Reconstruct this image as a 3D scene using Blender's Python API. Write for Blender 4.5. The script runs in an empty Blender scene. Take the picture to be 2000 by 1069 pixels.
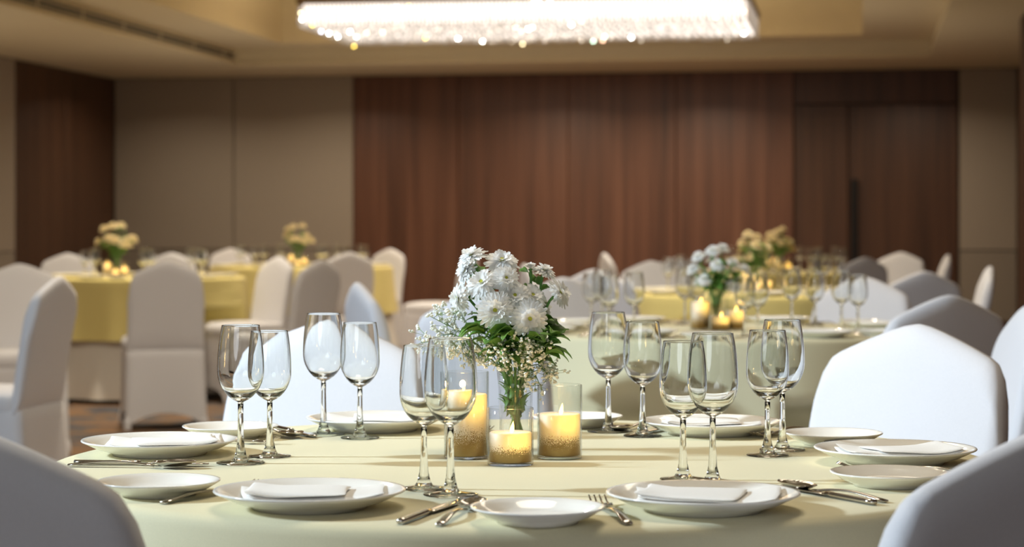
import bpy, bmesh, math, random
from mathutils import Vector, Matrix, Euler

# ------------------------------------------------------------------ camera, light, exposure
SC = bpy.context.scene
COL = SC.collection
F = 4100.0          # focal length in px of a 2000 px wide frame
HZ = 448.0          # horizon row
CAMZ = 1.05
YAW = math.radians(9.48)
CA, SA = math.cos(YAW), math.sin(YAW)

def W(X, Y, z=0.0):
    """camera-aligned ground coordinates (right, away) -> room coordinates"""
    return Vector((X * CA - Y * SA, X * SA + Y * CA, z))
def DV(X, Y, z=0.0):
    return W(X, Y, z)
def onz(px, py, z):
    Y = F * (CAMZ - z) / (py - HZ)
    return ((px - 1000) / F * Y, Y)
def atd(px, py, Y):
    return ((px - 1000) / F * Y, Y, CAMZ - (py - HZ) / F * Y)

cam = bpy.data.cameras.new('camera')
cam.sensor_width = 36.0
cam.lens = F / 2000 * 36.0
cam.shift_y = -(534.5 - HZ) / 2000
cam.clip_end = 100
cam.dof.use_dof = True
cam.dof.focus_distance = 2.68
cam.dof.aperture_fstop = 6.8
camo = bpy.data.objects.new('camera', cam)
camo.location = (0, 0, CAMZ)
camo.rotation_euler = (math.pi / 2, 0, YAW)
COL.objects.link(camo)
SC.camera = camo

wd = bpy.data.worlds.new('world'); SC.world = wd
wd.use_nodes = True
wd.node_tree.nodes['Background'].inputs[0].default_value = (1.0, 0.9, 0.78, 1)
wd.node_tree.nodes['Background'].inputs[1].default_value = 0.05

vs = SC.view_settings
vs.view_transform = 'Standard'; vs.look = 'None'; vs.gamma = 1; vs.use_curve_mapping = False
vs.exposure = 0.12
SC.cycles.use_denoising = True
SC.cycles.caustics_reflective = False
SC.cycles.caustics_refractive = True
SC.cycles.blur_glossy = 1.0
SC.cycles.transparent_max_bounces = 24
SC.cycles.max_bounces = 10
SC.cycles.diffuse_bounces = 4
SC.cycles.glossy_bounces = 4
SC.cycles.transmission_bounces = 10
SC.cycles.use_adaptive_sampling = True
SC.cycles.adaptive_threshold = 0.03
SC.cycles.sample_clamp_indirect = 20

def area(name, loc, target, size, power, color, spread=180, size_y=None):
    l = bpy.data.lights.new(name, 'AREA'); l.energy = power; l.color = color
    if size_y: l.shape = 'RECTANGLE'; l.size = size; l.size_y = size_y
    else: l.shape = 'DISK'; l.size = size
    l.spread = math.radians(spread)
    o = bpy.data.objects.new(name, l); COL.objects.link(o)
    o.location = loc
    d = Vector(target) - Vector(loc)
    o.rotation_euler = d.to_track_quat('-Z', 'Y').to_euler()
    return o

# cool studio strobe to the left of the front table
area('strobe_light', W(-4.9, 2.75, 3.05), W(0.6, 4.0, 0.8), 0.34, 122, (0.72, 0.87, 1.0), 100)
# warm overhead fill lamps, added to brighten the room
WARM = (1.0, 0.87, 0.68)
for (u, v, z, p) in [(-7.2, 16.5, 2.66, 26), (-4.3, 12.2, 3.3, 55), (-4.2, 15.2, 3.3, 40), (-1.4, 14.8, 3.3, 50), (-7.0, 10, 2.66, 24), (-2.8, 8.0, 3.3, 50),
                     (-0.6, 9.4, 2.85, 30), (-1.6, 20.7, 2.69, 26), (-3.2, 20.7, 2.69, 22), (-5.4, 20.7, 2.69, 15), (0.5, 20.7, 2.69, 14), (-7.1, 20.6, 2.69, 11)]:
    area('overhead_fill', (u, v, z), (u, v, 0), 0.25, p, WARM, 150)
area('front_overhead_fill', W(0.1, 3.0, 2.8), W(0.1, 3.0, 0), 1.0, 17, WARM, 160)  # added warm fill over the two nearest tables
area('front_overhead_fill', W(0.9, 6.4, 2.8), W(0.9, 6.4, 0), 1.0, 12, WARM, 160)
# upward fill lamps added out of sight behind the tables, brightening the tray ceiling
for (u, v, p) in [(-4.9, 18.6, 14), (-1.0, 17.2, 15), (-7.4, 15.0, 10)]:
    area('upward_fill', (u, v, 0.15), (u, v, 3), 0.8, p, (1.0, 0.86, 0.68), 150)
# unseen soft fill lamp added behind the camera, standing in for room bounce
area('room_bounce_fill', (-1.5, -2.6, 2.3), (-0.9, 4.0, 0.9), 2.6, 44, (0.86, 0.92, 1.0), 170)

# ------------------------------------------------------------------ helpers
def newmesh(name, verts, faces, mat, smooth=True):
    me = bpy.data.meshes.new(name)
    me.from_pydata([tuple(v) for v in verts], [], faces)
    me.update()
    if mat: me.materials.append(mat)
    if smooth:
        me.polygons.foreach_set('use_smooth', [True] * len(me.polygons))
    return me
class MB:
    def __init__(s): s.v = []; s.f = []
    def add(s, verts, faces, M=None):
        b = len(s.v)
        for v in verts:
            v = Vector(v)
            s.v.append(M @ v if M else v)
        s.f += [tuple(i + b for i in f) for f in faces]
    def box(s, x0, x1, y0, y1, z0, z1, M=None):
        s.add([(x0, y0, z0), (x1, y0, z0), (x1, y1, z0), (x0, y1, z0), (x0, y0, z1), (x1, y0, z1), (x1, y1, z1), (x0, y1, z1)],
              [(0, 3, 2, 1), (4, 5, 6, 7), (0, 1, 5, 4), (1, 2, 6, 5), (2, 3, 7, 6), (3, 0, 4, 7)], M)
    def lathe(s, prof, n=32, M=None):
        vs_, fs = [], []
        idx = []
        for (r, z) in prof:
            if r < 1e-6:
                idx.append([len(vs_)] * n); vs_.append((0, 0, z))
            else:
                row = []
                for k in range(n):
                    a = 2 * math.pi * k / n
                    row.append(len(vs_)); vs_.append((r * math.cos(a), r * math.sin(a), z))
                idx.append(row)
        for i in range(len(prof) - 1):
            A, B = idx[i], idx[i + 1]
            for k in range(n):
                j = (k + 1) % n
                q = [A[k], A[j], B[j], B[k]]
                o = []
                for t in q:
                    if t not in o: o.append(t)
                if len(o) >= 3: fs.append(tuple(o))
        s.add(vs_, fs, M)
    def tube(s, pts, radii, n=6, M=None, caps=True):
        pts = [Vector(p) for p in pts]
        if not isinstance(radii, (list, tuple)): radii = [radii] * len(pts)
        vs_, fs = [], []
        up = Vector((0.13, 0.31, 0.94))
        for i, p in enumerate(pts):
            t = (pts[min(i + 1, len(pts) - 1)] - pts[max(i - 1, 0)]).normalized()
            a = t.cross(up)
            if a.length < 1e-3: a = t.cross(Vector((1, 0, 0)))
            a.normalize(); b = t.cross(a)
            for k in range(n):
                an = 2 * math.pi * k / n
                vs_.append(p + (a * math.cos(an) + b * math.sin(an)) * radii[i])
        for i in range(len(pts) - 1):
            for k in range(n):
                j = (k + 1) % n
                fs.append((i * n + k, i * n + j, (i + 1) * n + j, (i + 1) * n + k))
        if caps:
            fs.append(tuple(range(n - 1, -1, -1)))
            fs.append(tuple((len(pts) - 1) * n + k for k in range(n)))
        s.add(vs_, fs, M)
    def mesh(s, name, mat, smooth=True):
        return newmesh(name, s.v, s.f, mat, smooth)

def bevel(me, w, seg=2):
    bm = bmesh.new(); bm.from_mesh(me)
    bmesh.ops.bevel(bm, geom=list(bm.edges), offset=w, segments=seg, affect='EDGES', profile=0.5, clamp_overlap=True)
    bm.to_mesh(me); bm.free(); me.update()
    return me
def subdiv(me, lv):
    bm = bmesh.new(); bm.from_mesh(me)
    o = bpy.data.objects.new('tmp_subdivision', me)
    m = o.modifiers.new('s', 'SUBSURF'); m.levels = lv; m.render_levels = lv
    COL.objects.link(o)
    dg = bpy.context.evaluated_depsgraph_get()
    ev = o.evaluated_get(dg)
    me2 = bpy.data.meshes.new_from_object(ev)
    bm.free()
    nm = me.name
    bpy.data.objects.remove(o)
    me2.name = nm
    me2.polygons.foreach_set('use_smooth', [True] * len(me2.polygons))
    return me2

def tag(o, label=None, cat=None, group=None, kind=None):
    if label: o['label'] = label
    if cat: o['category'] = cat
    if group: o['group'] = group
    if kind: o['kind'] = kind
    return o
def ob(name, me, parent=None, loc=(0, 0, 0), rot=(0, 0, 0), scale=None):
    o = bpy.data.objects.new(name, me); COL.objects.link(o)
    o.location = loc; o.rotation_euler = rot
    if scale: o.scale = (scale,) * 3 if not isinstance(scale, tuple) else scale
    if parent: o.parent = parent
    return o
def thing(name, label, cat, loc=(0, 0, 0), rz=0, group=None, scale=None):
    o = ob(name, None, None, loc, (0, 0, rz), scale)
    o.empty_display_size = 0.05
    return tag(o, label, cat, group)

# ------------------------------------------------------------------ materials
def srgb(r, g, b):
    f = lambda c: ((c / 255 + 0.055) / 1.055) ** 2.4 if c > 10.3 else c / 255 / 12.92
    return (f(r), f(g), f(b), 1)
class Nt:
    def __init__(s, name):
        s.m = bpy.data.materials.new(name); s.m.use_nodes = True
        s.t = s.m.node_tree; s.t.nodes.clear()
        s.out = s.n('ShaderNodeOutputMaterial')
    def n(s, typ, **kw):
        nd = s.t.nodes.new(typ)
        for k, v in kw.items():
            if k.startswith('i_'):
                key = k[2:]
                key = int(key) if key.isdigit() else key.replace('_', ' ')
                nd.inputs[key].default_value = v
            else: setattr(nd, k, v)
        return nd
    def l(s, a, b): s.t.links.new(a, b)
    def surf(s, sh): s.l(sh.outputs[0], s.out.inputs[0]); return s.m
def ramp(nd, stops):
    e = nd.color_ramp.elements
    while len(e) > len(stops): e.remove(e[-1])
    while len(e) < len(stops): e.new(0.5)
    for k, (p, c) in enumerate(stops): e[k].position = p; e[k].color = c

def m_plain(name, col, rough=0.5, metal=0.0, noise=0.0, nscale=40, bump=0.0, sheen=0.0, spec=0.5, stretch=(1, 1, 1)):
    N = Nt(name)
    b = N.n('ShaderNodeBsdfPrincipled', i_Roughness=rough, i_Metallic=metal)
    b.inputs['Base Color'].default_value = col
    b.inputs['Specular IOR Level'].default_value = spec
    if sheen:
        b.inputs['Sheen Weight'].default_value = sheen
    if noise or bump:
        tc = N.n('ShaderNodeTexCoord'); mp = N.n('ShaderNodeMapping'); mp.inputs['Scale'].default_value = stretch
        nz = N.n('ShaderNodeTexNoise', i_Scale=nscale, i_Detail=4.0)
        N.l(tc.outputs['Object'], mp.inputs[0]); N.l(mp.outputs[0], nz.inputs['Vector'])
        if noise:
            r = N.n('ShaderNodeValToRGB')
            ramp(r, [(0.3, tuple(c * (1 - noise) for c in col[:3]) + (1,)), (0.7, tuple(min(1, c * (1 + noise)) for c in col[:3]) + (1,))])
            N.l(nz.outputs[0], r.inputs[0]); N.l(r.outputs[0], b.inputs['Base Color'])
        if bump:
            bp = N.n('ShaderNodeBump', i_Strength=bump, i_Distance=0.002)
            N.l(nz.outputs[0], bp.inputs['Height']); N.l(bp.outputs[0], b.inputs['Normal'])
    return N.surf(b)

def m_wood(name, dark, mid, light, rough=0.42):
    N = Nt(name)
    tc = N.n('ShaderNodeTexCoord'); mp = N.n('ShaderNodeMapping'); mp.inputs['Scale'].default_value = (9, 9, 0.22)
    oi = N.n('ShaderNodeObjectInfo')
    ad = N.n('ShaderNodeVectorMath', operation='ADD')
    sc_ = N.n('ShaderNodeVectorMath', operation='SCALE', i_Scale=13.0)
    N.l(oi.outputs['Location'], sc_.inputs[0])
    N.l(tc.outputs['Object'], ad.inputs[0]); N.l(sc_.outputs[0], ad.inputs[1])
    N.l(ad.outputs[0], mp.inputs[0])
    n1 = N.n('ShaderNodeTexNoise', i_Scale=1.0, i_Detail=5.0, i_Roughness=0.6)
    mp2 = N.n('ShaderNodeMapping'); mp2.inputs['Scale'].default_value = (60, 60, 0.7)
    n2 = N.n('ShaderNodeTexNoise', i_Scale=1.0, i_Detail=3.0)
    N.l(mp.outputs[0], n1.inputs['Vector']); N.l(ad.outputs[0], mp2.inputs[0]); N.l(mp2.outputs[0], n2.inputs['Vector'])
    mx = N.n('ShaderNodeMix', data_type='FLOAT', i_0=0.35)
    N.l(n1.outputs[0], mx.inputs[2]); N.l(n2.outputs[0], mx.inputs[3])
    r = N.n('ShaderNodeValToRGB'); ramp(r, [(0.32, dark), (0.5, mid), (0.68, light)])
    N.l(mx.outputs[0], r.inputs[0])
    b = N.n('ShaderNodeBsdfPrincipled', i_Roughness=rough)
    N.l(r.outputs[0], b.inputs['Base Color'])
    return N.surf(b)

def m_cloth(name, col, weave=900, rough=0.85, wr=0.25):
    N = Nt(name)
    tc = N.n('ShaderNodeTexCoord')
    nz = N.n('ShaderNodeTexNoise', i_Scale=float(weave), i_Detail=0.0)
    n2 = N.n('ShaderNodeTexNoise', i_Scale=6.0, i_Detail=1.5)
    N.l(tc.outputs['Object'], nz.inputs['Vector']); N.l(tc.outputs['Object'], n2.inputs['Vector'])
    r = N.n('ShaderNodeValToRGB'); ramp(r, [(0.3, tuple(c * 0.95 for c in col[:3]) + (1,)), (0.7, col)])
    N.l(nz.outputs[0], r.inputs[0])
    b = N.n('ShaderNodeBsdfPrincipled', i_Roughness=rough)
    b.inputs['Sheen Weight'].default_value = 0.15
    b.inputs['Specular IOR Level'].default_value = 0.25
    N.l(r.outputs[0], b.inputs['Base Color'])
    b2 = N.n('ShaderNodeBump', i_Strength=wr, i_Distance=0.01)
    N.l(n2.outputs[0], b2.inputs['Height'])
    N.l(b2.outputs[0], b.inputs['Normal'])
    return N.surf(b)

def m_thinglass(name, tint=(0.985, 0.99, 0.99)):
    N = Nt(name)
    lw = N.n('ShaderNodeLayerWeight', i_Blend=0.5)
    r = N.n('ShaderNodeValToRGB')
    ramp(r, [(0.0, tint + (1,)), (0.75, tuple(c * 0.98 for c in tint) + (1,)), (0.92, (0.80, 0.81, 0.82, 1)), (1.0, (0.45, 0.46, 0.48, 1))])
    N.l(lw.outputs['Facing'], r.inputs[0])
    tr = N.n('ShaderNodeBsdfTransparent'); N.l(r.outputs[0], tr.inputs[0])
    gl = N.n('ShaderNodeBsdfGlossy', i_Roughness=0.0)
    pw = N.n('ShaderNodeMath', operation='POWER'); pw.inputs[1].default_value = 5.0; N.l(lw.outputs['Facing'], pw.inputs[0])
    ma = N.n('ShaderNodeMath', operation='MULTIPLY_ADD'); ma.inputs[1].default_value = 0.8; ma.inputs[2].default_value = 0.035; N.l(pw.outputs[0], ma.inputs[0])
    mx = N.n('ShaderNodeMixShader')
    N.l(ma.outputs[0], mx.inputs[0]); N.l(tr.outputs[0], mx.inputs[1]); N.l(gl.outputs[0], mx.inputs[2])
    return N.surf(mx)
def m_glass(name, ior=1.5):
    N = Nt(name)
    g = N.n('ShaderNodeBsdfGlass', i_Roughness=0.0, i_IOR=ior)
    g.inputs['Color'].default_value = (0.985, 0.992, 0.99, 1)
    return N.surf(g)
def m_emit(name, col, s):
    N = Nt(name)
    e = N.n('ShaderNodeEmission', i_Strength=s); e.inputs[0].default_value = col
    return N.surf(e)

M_FAB = m_cloth('chair_spandex', srgb(222, 221, 225), 700, 0.7, 0.12)
M_OVER = m_cloth('yellow_table_linen', srgb(230, 223, 187), 900, 0.8, 0.12)
M_OVER_WARM = m_cloth('warm_lit_yellow_table_linen', srgb(233, 217, 142), 900, 0.8, 0.12)  # same linen, with the far tables' warmer light painted into its colour
M_UNDER = m_cloth('white_table_linen', srgb(225, 220, 212), 900, 0.8, 0.12)
M_NAP = m_cloth('white_napkin_linen', srgb(246, 244, 240), 1400, 0.85, 0.25)
M_PORC = m_plain('white_porcelain', srgb(252, 250, 244), 0.10)
M_STEEL = m_plain('polished_cutlery_steel', srgb(205, 198, 190), 0.14, 1.0)
M_THIN = m_thinglass('clear_thin_glass')
M_GLASS = m_glass('clear_solid_glass')
M_WALL = m_plain('taupe_wall_panel', srgb(152, 140, 126), 0.75, 0, 0.04, 120, 0.1)
M_WAINS = m_plain('taupe_lower_panel', srgb(140, 129, 116), 0.75, 0, 0.04, 120, 0.1)
M_GAP = m_plain('dark_joint', srgb(40, 32, 26), 0.8)
M_WOOD = m_wood('walnut_veneer', srgb(58, 34, 22), srgb(94, 59, 42), srgb(118, 80, 60))
M_WOODD = m_wood('dark_walnut_veneer', srgb(48, 29, 17), srgb(74, 47, 31), srgb(92, 62, 43))
M_CEIL = m_plain('cream_ceiling_paint', srgb(208, 195, 164), 0.8, 0, 0.02, 8)
M_BLACK = m_plain('black_metal', srgb(14, 12, 11), 0.45, 0.3)
M_VENT = m_plain('dark_vent', srgb(30, 26, 20), 0.6)
M_TWOOD = m_plain('table_plywood', srgb(150, 120, 85), 0.6, 0, 0.1, 12)

def m_carpet():
    N = Nt('patterned_carpet')
    tc = N.n('ShaderNodeTexCoord')
    mp = N.n('ShaderNodeMapping'); mp.inputs['Scale'].default_value = (1.6, 2.4, 1)
    n1 = N.n('ShaderNodeTexNoise', i_Scale=1.7, i_Detail=5.0, i_Roughness=0.65, i_Distortion=1.2)
    N.l(tc.outputs['Object'], mp.inputs[0]); N.l(mp.outputs[0], n1.inputs['Vector'])
    r = N.n('ShaderNodeValToRGB')
    ramp(r, [(0.36, srgb(52, 62, 78)), (0.44, srgb(84, 88, 94)), (0.52, srgb(120, 96, 74)), (0.6, srgb(150, 112, 76)), (0.7, srgb(78, 70, 72))])
    N.l(n1.outputs[0], r.inputs[0])
    n2 = N.n('ShaderNodeTexNoise', i_Scale=260.0); N.l(tc.outputs['Object'], n2.inputs['Vector'])
    b = N.n('ShaderNodeBsdfPrincipled', i_Roughness=0.95)
    bp = N.n('ShaderNodeBump', i_Strength=0.5, i_Distance=0.004)
    N.l(n2.outputs[0], bp.inputs['Height']); N.l(bp.outputs[0], b.inputs['Normal']); N.l(r.outputs[0], b.inputs['Base Color'])
    return N.surf(b)
M_CARPET = m_carpet()

# ------------------------------------------------------------------ the room (u = right, v = depth)
UL, UR, VB, VF = -8.1, 1.56, 22.0, -4.0
ZS, ZM, ZR = 2.70, 2.865, 3.35      # soffit, middle tray, inner recess
def boxobj(name, b, mat, parent=None, kind='structure', bev=0):
    m = MB(); m.box(*b)
    me = m.mesh(name, mat, False)
    if bev: bevel(me, bev, 1)
    o = ob(name, me, parent)
    if kind and not parent: o['kind'] = kind
    return o
boxobj('floor', (UL - .2, UR + .2, VF - .2, VB + .2, -0.1, 0), M_CARPET)
ceil = thing('ceiling', 'cream stepped tray ceiling over the banquet hall', 'ceiling'); del ceil['category']; ceil['kind'] = 'structure'
TU0, TU1, TV0, TV1 = -6.22, 0.64, -1.0, 20.4     # outer tray
RU0, RU1, RV0, RV1 = -5.6, 0.0, 1.5, 19.85        # inner recess
def frame_ring(name, o, i, z0, z1, mat, parent):
    m = MB()
    m.box(o[0], i[0], o[2], o[3], z0, z1); m.box(i[1], o[1], o[2], o[3], z0, z1)
    m.box(i[0], i[1], o[2], i[2], z0, z1); m.box(i[0], i[1], i[3], o[3], z0, z1)
    return ob(name, m.mesh(name, mat, False), parent)
frame_ring('soffit', (UL, UR, VF, VB), (TU0, TU1, TV0, TV1), ZS, ZM, M_CEIL, ceil)
frame_ring('tray', (UL, UR, VF, VB), (RU0, RU1, RV0, RV1), ZM, ZR, M_CEIL, ceil)
boxobj('recess_top', (UL, UR, VF, VB, ZR, ZR + .15), M_CEIL, ceil)
# thin plaster lips along the tray edges
m = MB(); m.box(TU0 - .0, TU0 + .012, TV0, TV1, ZS - .0, ZS + .03); m.box(TU0, TU1, TV1 - .012, TV1, ZS, ZS + .03); m.box(TU1 - .012, TU1, TV0, TV1, ZS, ZS + .03)
ob('edge_lip', m.mesh('edge_lip', M_CEIL, False), ceil)
# slot diffuser in the left tray face
vent = thing('air_vent', 'long dark slot air vent in the left face of the tray ceiling', 'vent', (TU0 + .002, 14.0, ZS + .085))
m = MB(); m.box(0, .006, -3, 6.3, -.036, .036); ob('slot', m.mesh('slot', M_VENT, False), vent)
ml = MB(); ml.box(0.006, .014, -3, 6.3, -.004, .004); me_l = ml.mesh('louvre', M_CEIL, False)
for dz in (-.036, .0, .036): ob('louvre', me_l, vent, (0, 0, dz))
mb_ = MB(); mb_.box(.006, .013, -.012, .012, -.036, .036); me_b = mb_.mesh('divider', M_CEIL, False)
for k in range(10): ob('divider', me_b, vent, (0, -2.6 + .95 * k, 0))

def u_of(px, v=VB):
    r = (px - 1000) / F
    return (r * CA - SA) / (r * SA + CA) * v
def z_of(py, px=1200, v=VB):
    r = (px - 1000) / F
    return CAMZ + (HZ - py) / F * v / (r * SA + CA)
wb = thing('wall_back', 'back wall of walnut and taupe panels', 'wall'); del wb['category']; wb['kind'] = 'structure'
boxobj('backing', (UL - .2, UR + .2, VB + .03, VB + .2, 0, ZS + .02), M_GAP, wb)
def panel(name, u0, u1, z0, z1, mat, parent, v=VB, th=.03, g=.006):
    m = MB(); m.box(-(u1 - u0) / 2 + g, (u1 - u0) / 2 - g, 0, th, g, z1 - z0 - g)
    me = m.mesh(name, mat, False); bevel(me, .004, 1)
    return ob(name, me, parent, ((u0 + u1) / 2, v, z0))
zw = 0.83
for (a, b) in ((UL, u_of(456)), (u_of(456), u_of(690))):
    panel('panel', a, b, zw, ZS, M_WALL, wb)
    panel('lower_panel', a, b, 0.1, zw, M_WAINS, wb)
for (a, b) in ((690, 895), (895, 1110), (1110, 1320), (1320, 1550)):
    panel('panel', u_of(a), u_of(b), 0.1, ZS, M_WOOD, wb, g=.004)
zd = z_of(203, 1700)
panel('transom_panel', u_of(1550), u_of(1871), zd, ZS, M_WOODD, wb)
panel('panel', u_of(1873), UR, zw, ZS, M_WALL, wb)
panel('lower_panel', u_of(1873), UR, 0.1, zw, M_WAINS, wb)
dr = thing('door_1', 'flush dark walnut double door with a tall black pull', 'door', (0, 0, 0)); del dr['category']; dr['kind'] = 'structure'
panel('door_leaf', u_of(1551), u_of(1657), 0.02, zd, M_WOODD, dr, v=VB - .004)
leaf = panel('door_leaf', u_of(1657), u_of(1871), 0.02, zd, M_WOODD, dr, v=VB - .004)
mh = MB(); mh.box(-.033, .033, -.05, -.02, 0, .95); mh.box(-.02, .02, -.02, .006, .1, .14); mh.box(-.02, .02, -.02, .006, .8, .84)
hm = mh.mesh('pull_handle', M_BLACK, False); bevel(hm, .004, 1)
h = ob('pull_handle', hm, leaf, Vector((u_of(1669), VB - .004, z_of(350, 1669) - .95)) - leaf.location)
h['label'] = 'tall black bar handle'
bbk = boxobj('baseboard_back', (UL, UR, VB - .012, VB + .03, 0, .1), M_WOODD)
# left wall
wl = thing('wall_left', 'left wall of taupe panels and dark walnut', 'wall'); del wl['category']; wl['kind'] = 'structure'
boxobj('backing', (UL - .25, UL - .03, VF, VB + .03, 0, ZS + .02), M_GAP, wl)
def panel_l(name, v0, v1, z0, z1, mat):
    m = MB(); m.box(-.03, 0, -(v1 - v0) / 2 + .006, (v1 - v0) / 2 - .006, .004, z1 - z0 - .004)
    me = m.mesh(name, mat, False); bevel(me, .004, 1)
    ob(name, me, wl, (UL, (v0 + v1) / 2, z0))
for a, b in ((19.28, 20.6), (20.6, VB)): panel_l('panel', a, b, 0.1, ZS, M_WOODD)
vv = VF
while vv < 19.2:
    e = min(vv + 2.33, 19.28)
    panel_l('panel', vv, e, zw, ZS, M_WALL); panel_l('lower_panel', vv, e, .1, zw, M_WAINS)
    vv = e
boxobj('baseboard_left', (UL - .03, UL + .012, VF, VB - .012, 0, .1), M_WOODD)
# right wall
wr = thing('wall_right', 'dark walnut right wall with a shallow pilaster', 'wall'); del wr['category']; wr['kind'] = 'structure'
boxobj('backing', (UR, UR + .2, VF, VB + .03, 0, ZS + .02), M_WOODD, wr)
vp = 16.9
u_p = (((1992 - 1000) / F) * CA - SA) / (((1992 - 1000) / F) * SA + CA) * vp
boxobj('pilaster', (u_p, UR, vp - .5, vp, 0, ZS), M_WOODD, wr)
boxobj('wall_front', (UL - .2, UR + .2, VF - .2, VF, 0, ZS + .02), M_WALL)

# ------------------------------------------------------------------ chandelier
def build_chandelier():
    u0, u1, v0, v1, z0, z1 = -4.70, -0.93, 17.2, 19.0, 2.76, 2.955
    t = thing('chandelier', 'long rectangular crystal chandelier glowing in the ceiling recess', 'chandelier', ((u0 + u1) / 2, (v0 + v1) / 2, z0))
    hu, hv, hz = (u1 - u0) / 2, (v1 - v0) / 2, z1 - z0
    rng = random.Random(4)
    m = MB(); m.box(-hu - .02, hu + .02, -hv - .02, hv + .02, hz, hz + .05)
    ob('frame', bevel(m.mesh('frame', m_plain('bronze_frame', srgb(120, 96, 66), .4, .8), False), .006, 1), t)
    for sx in (-.7, 0, .7):
        r = MB(); r.tube([(sx * hu, 0, hz + .05), (sx * hu, 0, ZR - z0)], .02, 8); ob('hanging_rod', r.mesh('hanging_rod', M_STEEL), t)
    d = MB(); d.box(-hu + .035, hu - .035, -hv + .035, hv - .035, .035, hz - .002)
    ob('diffuser', d.mesh('diffuser', m_emit('chandelier_glow', (1.0, .88, .78, 1), 1.6), False), t)
    octv = [(0, 0, 1), (1, 0, 0), (0, 1, 0), (-1, 0, 0), (0, -1, 0), (0, 0, -1)]
    octf = [(0, 1, 2), (0, 2, 3), (0, 3, 4), (0, 4, 1), (5, 2, 1), (5, 3, 2), (5, 4, 3), (5, 1, 4)]
    c = MB()
    def bead(x, y, z, s, el=1.5):
        M = Matrix.Translation((x, y, z)) @ Matrix.Rotation(rng.random() * 3, 4, 'Z') @ Matrix.Diagonal((s, s, s * el, 1))
        c.add(octv, octf, M)
    nx, ny = 110, 52
    for i in range(nx):
        x = -hu + 2 * hu * i / (nx - 1)
        for y in (-hv, hv):
            for k in range(6): bead(x, y, .012 + hz * k / 6.2, .0125)
    for j in range(1, ny - 1):
        y = -hv + 2 * hv * j / (ny - 1)
        for x in (-hu, hu):
            for k in range(6): bead(x, y, .012 + hz * k / 6.2, .0125)
    for i in range(1, nx - 1, 2):
        for j in range(1, ny - 1, 2):
            x = -hu + 2 * hu * i / (nx - 1) + rng.uniform(-.01, .01); y = -hv + 2 * hv * j / (ny - 1)
            bead(x, y, rng.uniform(.0, .03), .016, 1.3)
    N = Nt('chandelier_crystal')
    tr = N.n('ShaderNodeBsdfTranslucent'); tr.inputs[0].default_value = (.95, .93, .9, 1)
    gl = N.n('ShaderNodeBsdfGlossy', i_Roughness=.05)
    tp = N.n('ShaderNodeBsdfTransparent')
    a = N.n('ShaderNodeMixShader', i_0=.4); b = N.n('ShaderNodeMixShader', i_0=.35)
    N.l(tr.outputs[0], a.inputs[1]); N.l(gl.outputs[0], a.inputs[2]); N.l(a.outputs[0], b.inputs[1]); N.l(tp.outputs[0], b.inputs[2])
    cr = ob('crystal_strands', c.mesh('crystal_strands', N.surf(b), False), t); cr['kind'] = 'stuff'
    cols = [(1, .97, .92, 1), (1, .97, .92, 1), (1, 1, 1, 1), (1, .72, .12, 1), (1, .85, .5, 1), (.75, .82, 1, 1), (1, .6, .4, 1), (.7, 1, .8, 1)]
    mats = [m_emit('painted_sparkle', c_, 18 if k < 3 else 9) for k, c_ in enumerate(cols)]
    meshes = []
    for mm in mats:
        mm.cycles.emission_sampling = 'NONE'
        q = MB(); q.lathe([(0, -.011), (.009, -.006), (.011, 0), (.009, .006), (0, .011)], 8); meshes.append(q.mesh('sparkle_bead', mm))
    for k in range(54):  # glowing beads added as painted sparkle of the crystals
        if k < 30: x, y, z, c_ = rng.uniform(-hu, hu), -hv - .016, rng.uniform(.0, hz * .95), rng.randrange(0, 8)
        else: x, y, z, c_ = rng.uniform(-hu, hu), rng.uniform(-hv, hv), -.014, rng.randrange(0, 8)
        ob('sparkle_bead', meshes[c_], t, (x, y, z))
    l = bpy.data.lights.new('chandelier_light', 'AREA'); l.shape = 'RECTANGLE'; l.size = 3.6; l.size_y = 1.6; l.energy = 60; l.color = (1, .8, .56)
    lo = ob('chandelier_light', l, t, (0, 0, -.06))
    # cove light on top of the frame, washing the recess
    l2 = bpy.data.lights.new('chandelier_uplight', 'AREA'); l2.shape = 'RECTANGLE'; l2.size = 3.6; l2.size_y = 1.6; l2.energy = 95; l2.color = (1, .76, .42)
    ob('chandelier_uplight', l2, t, (0, 0, hz + .07), (math.pi, 0, 0))
build_chandelier()

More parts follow.
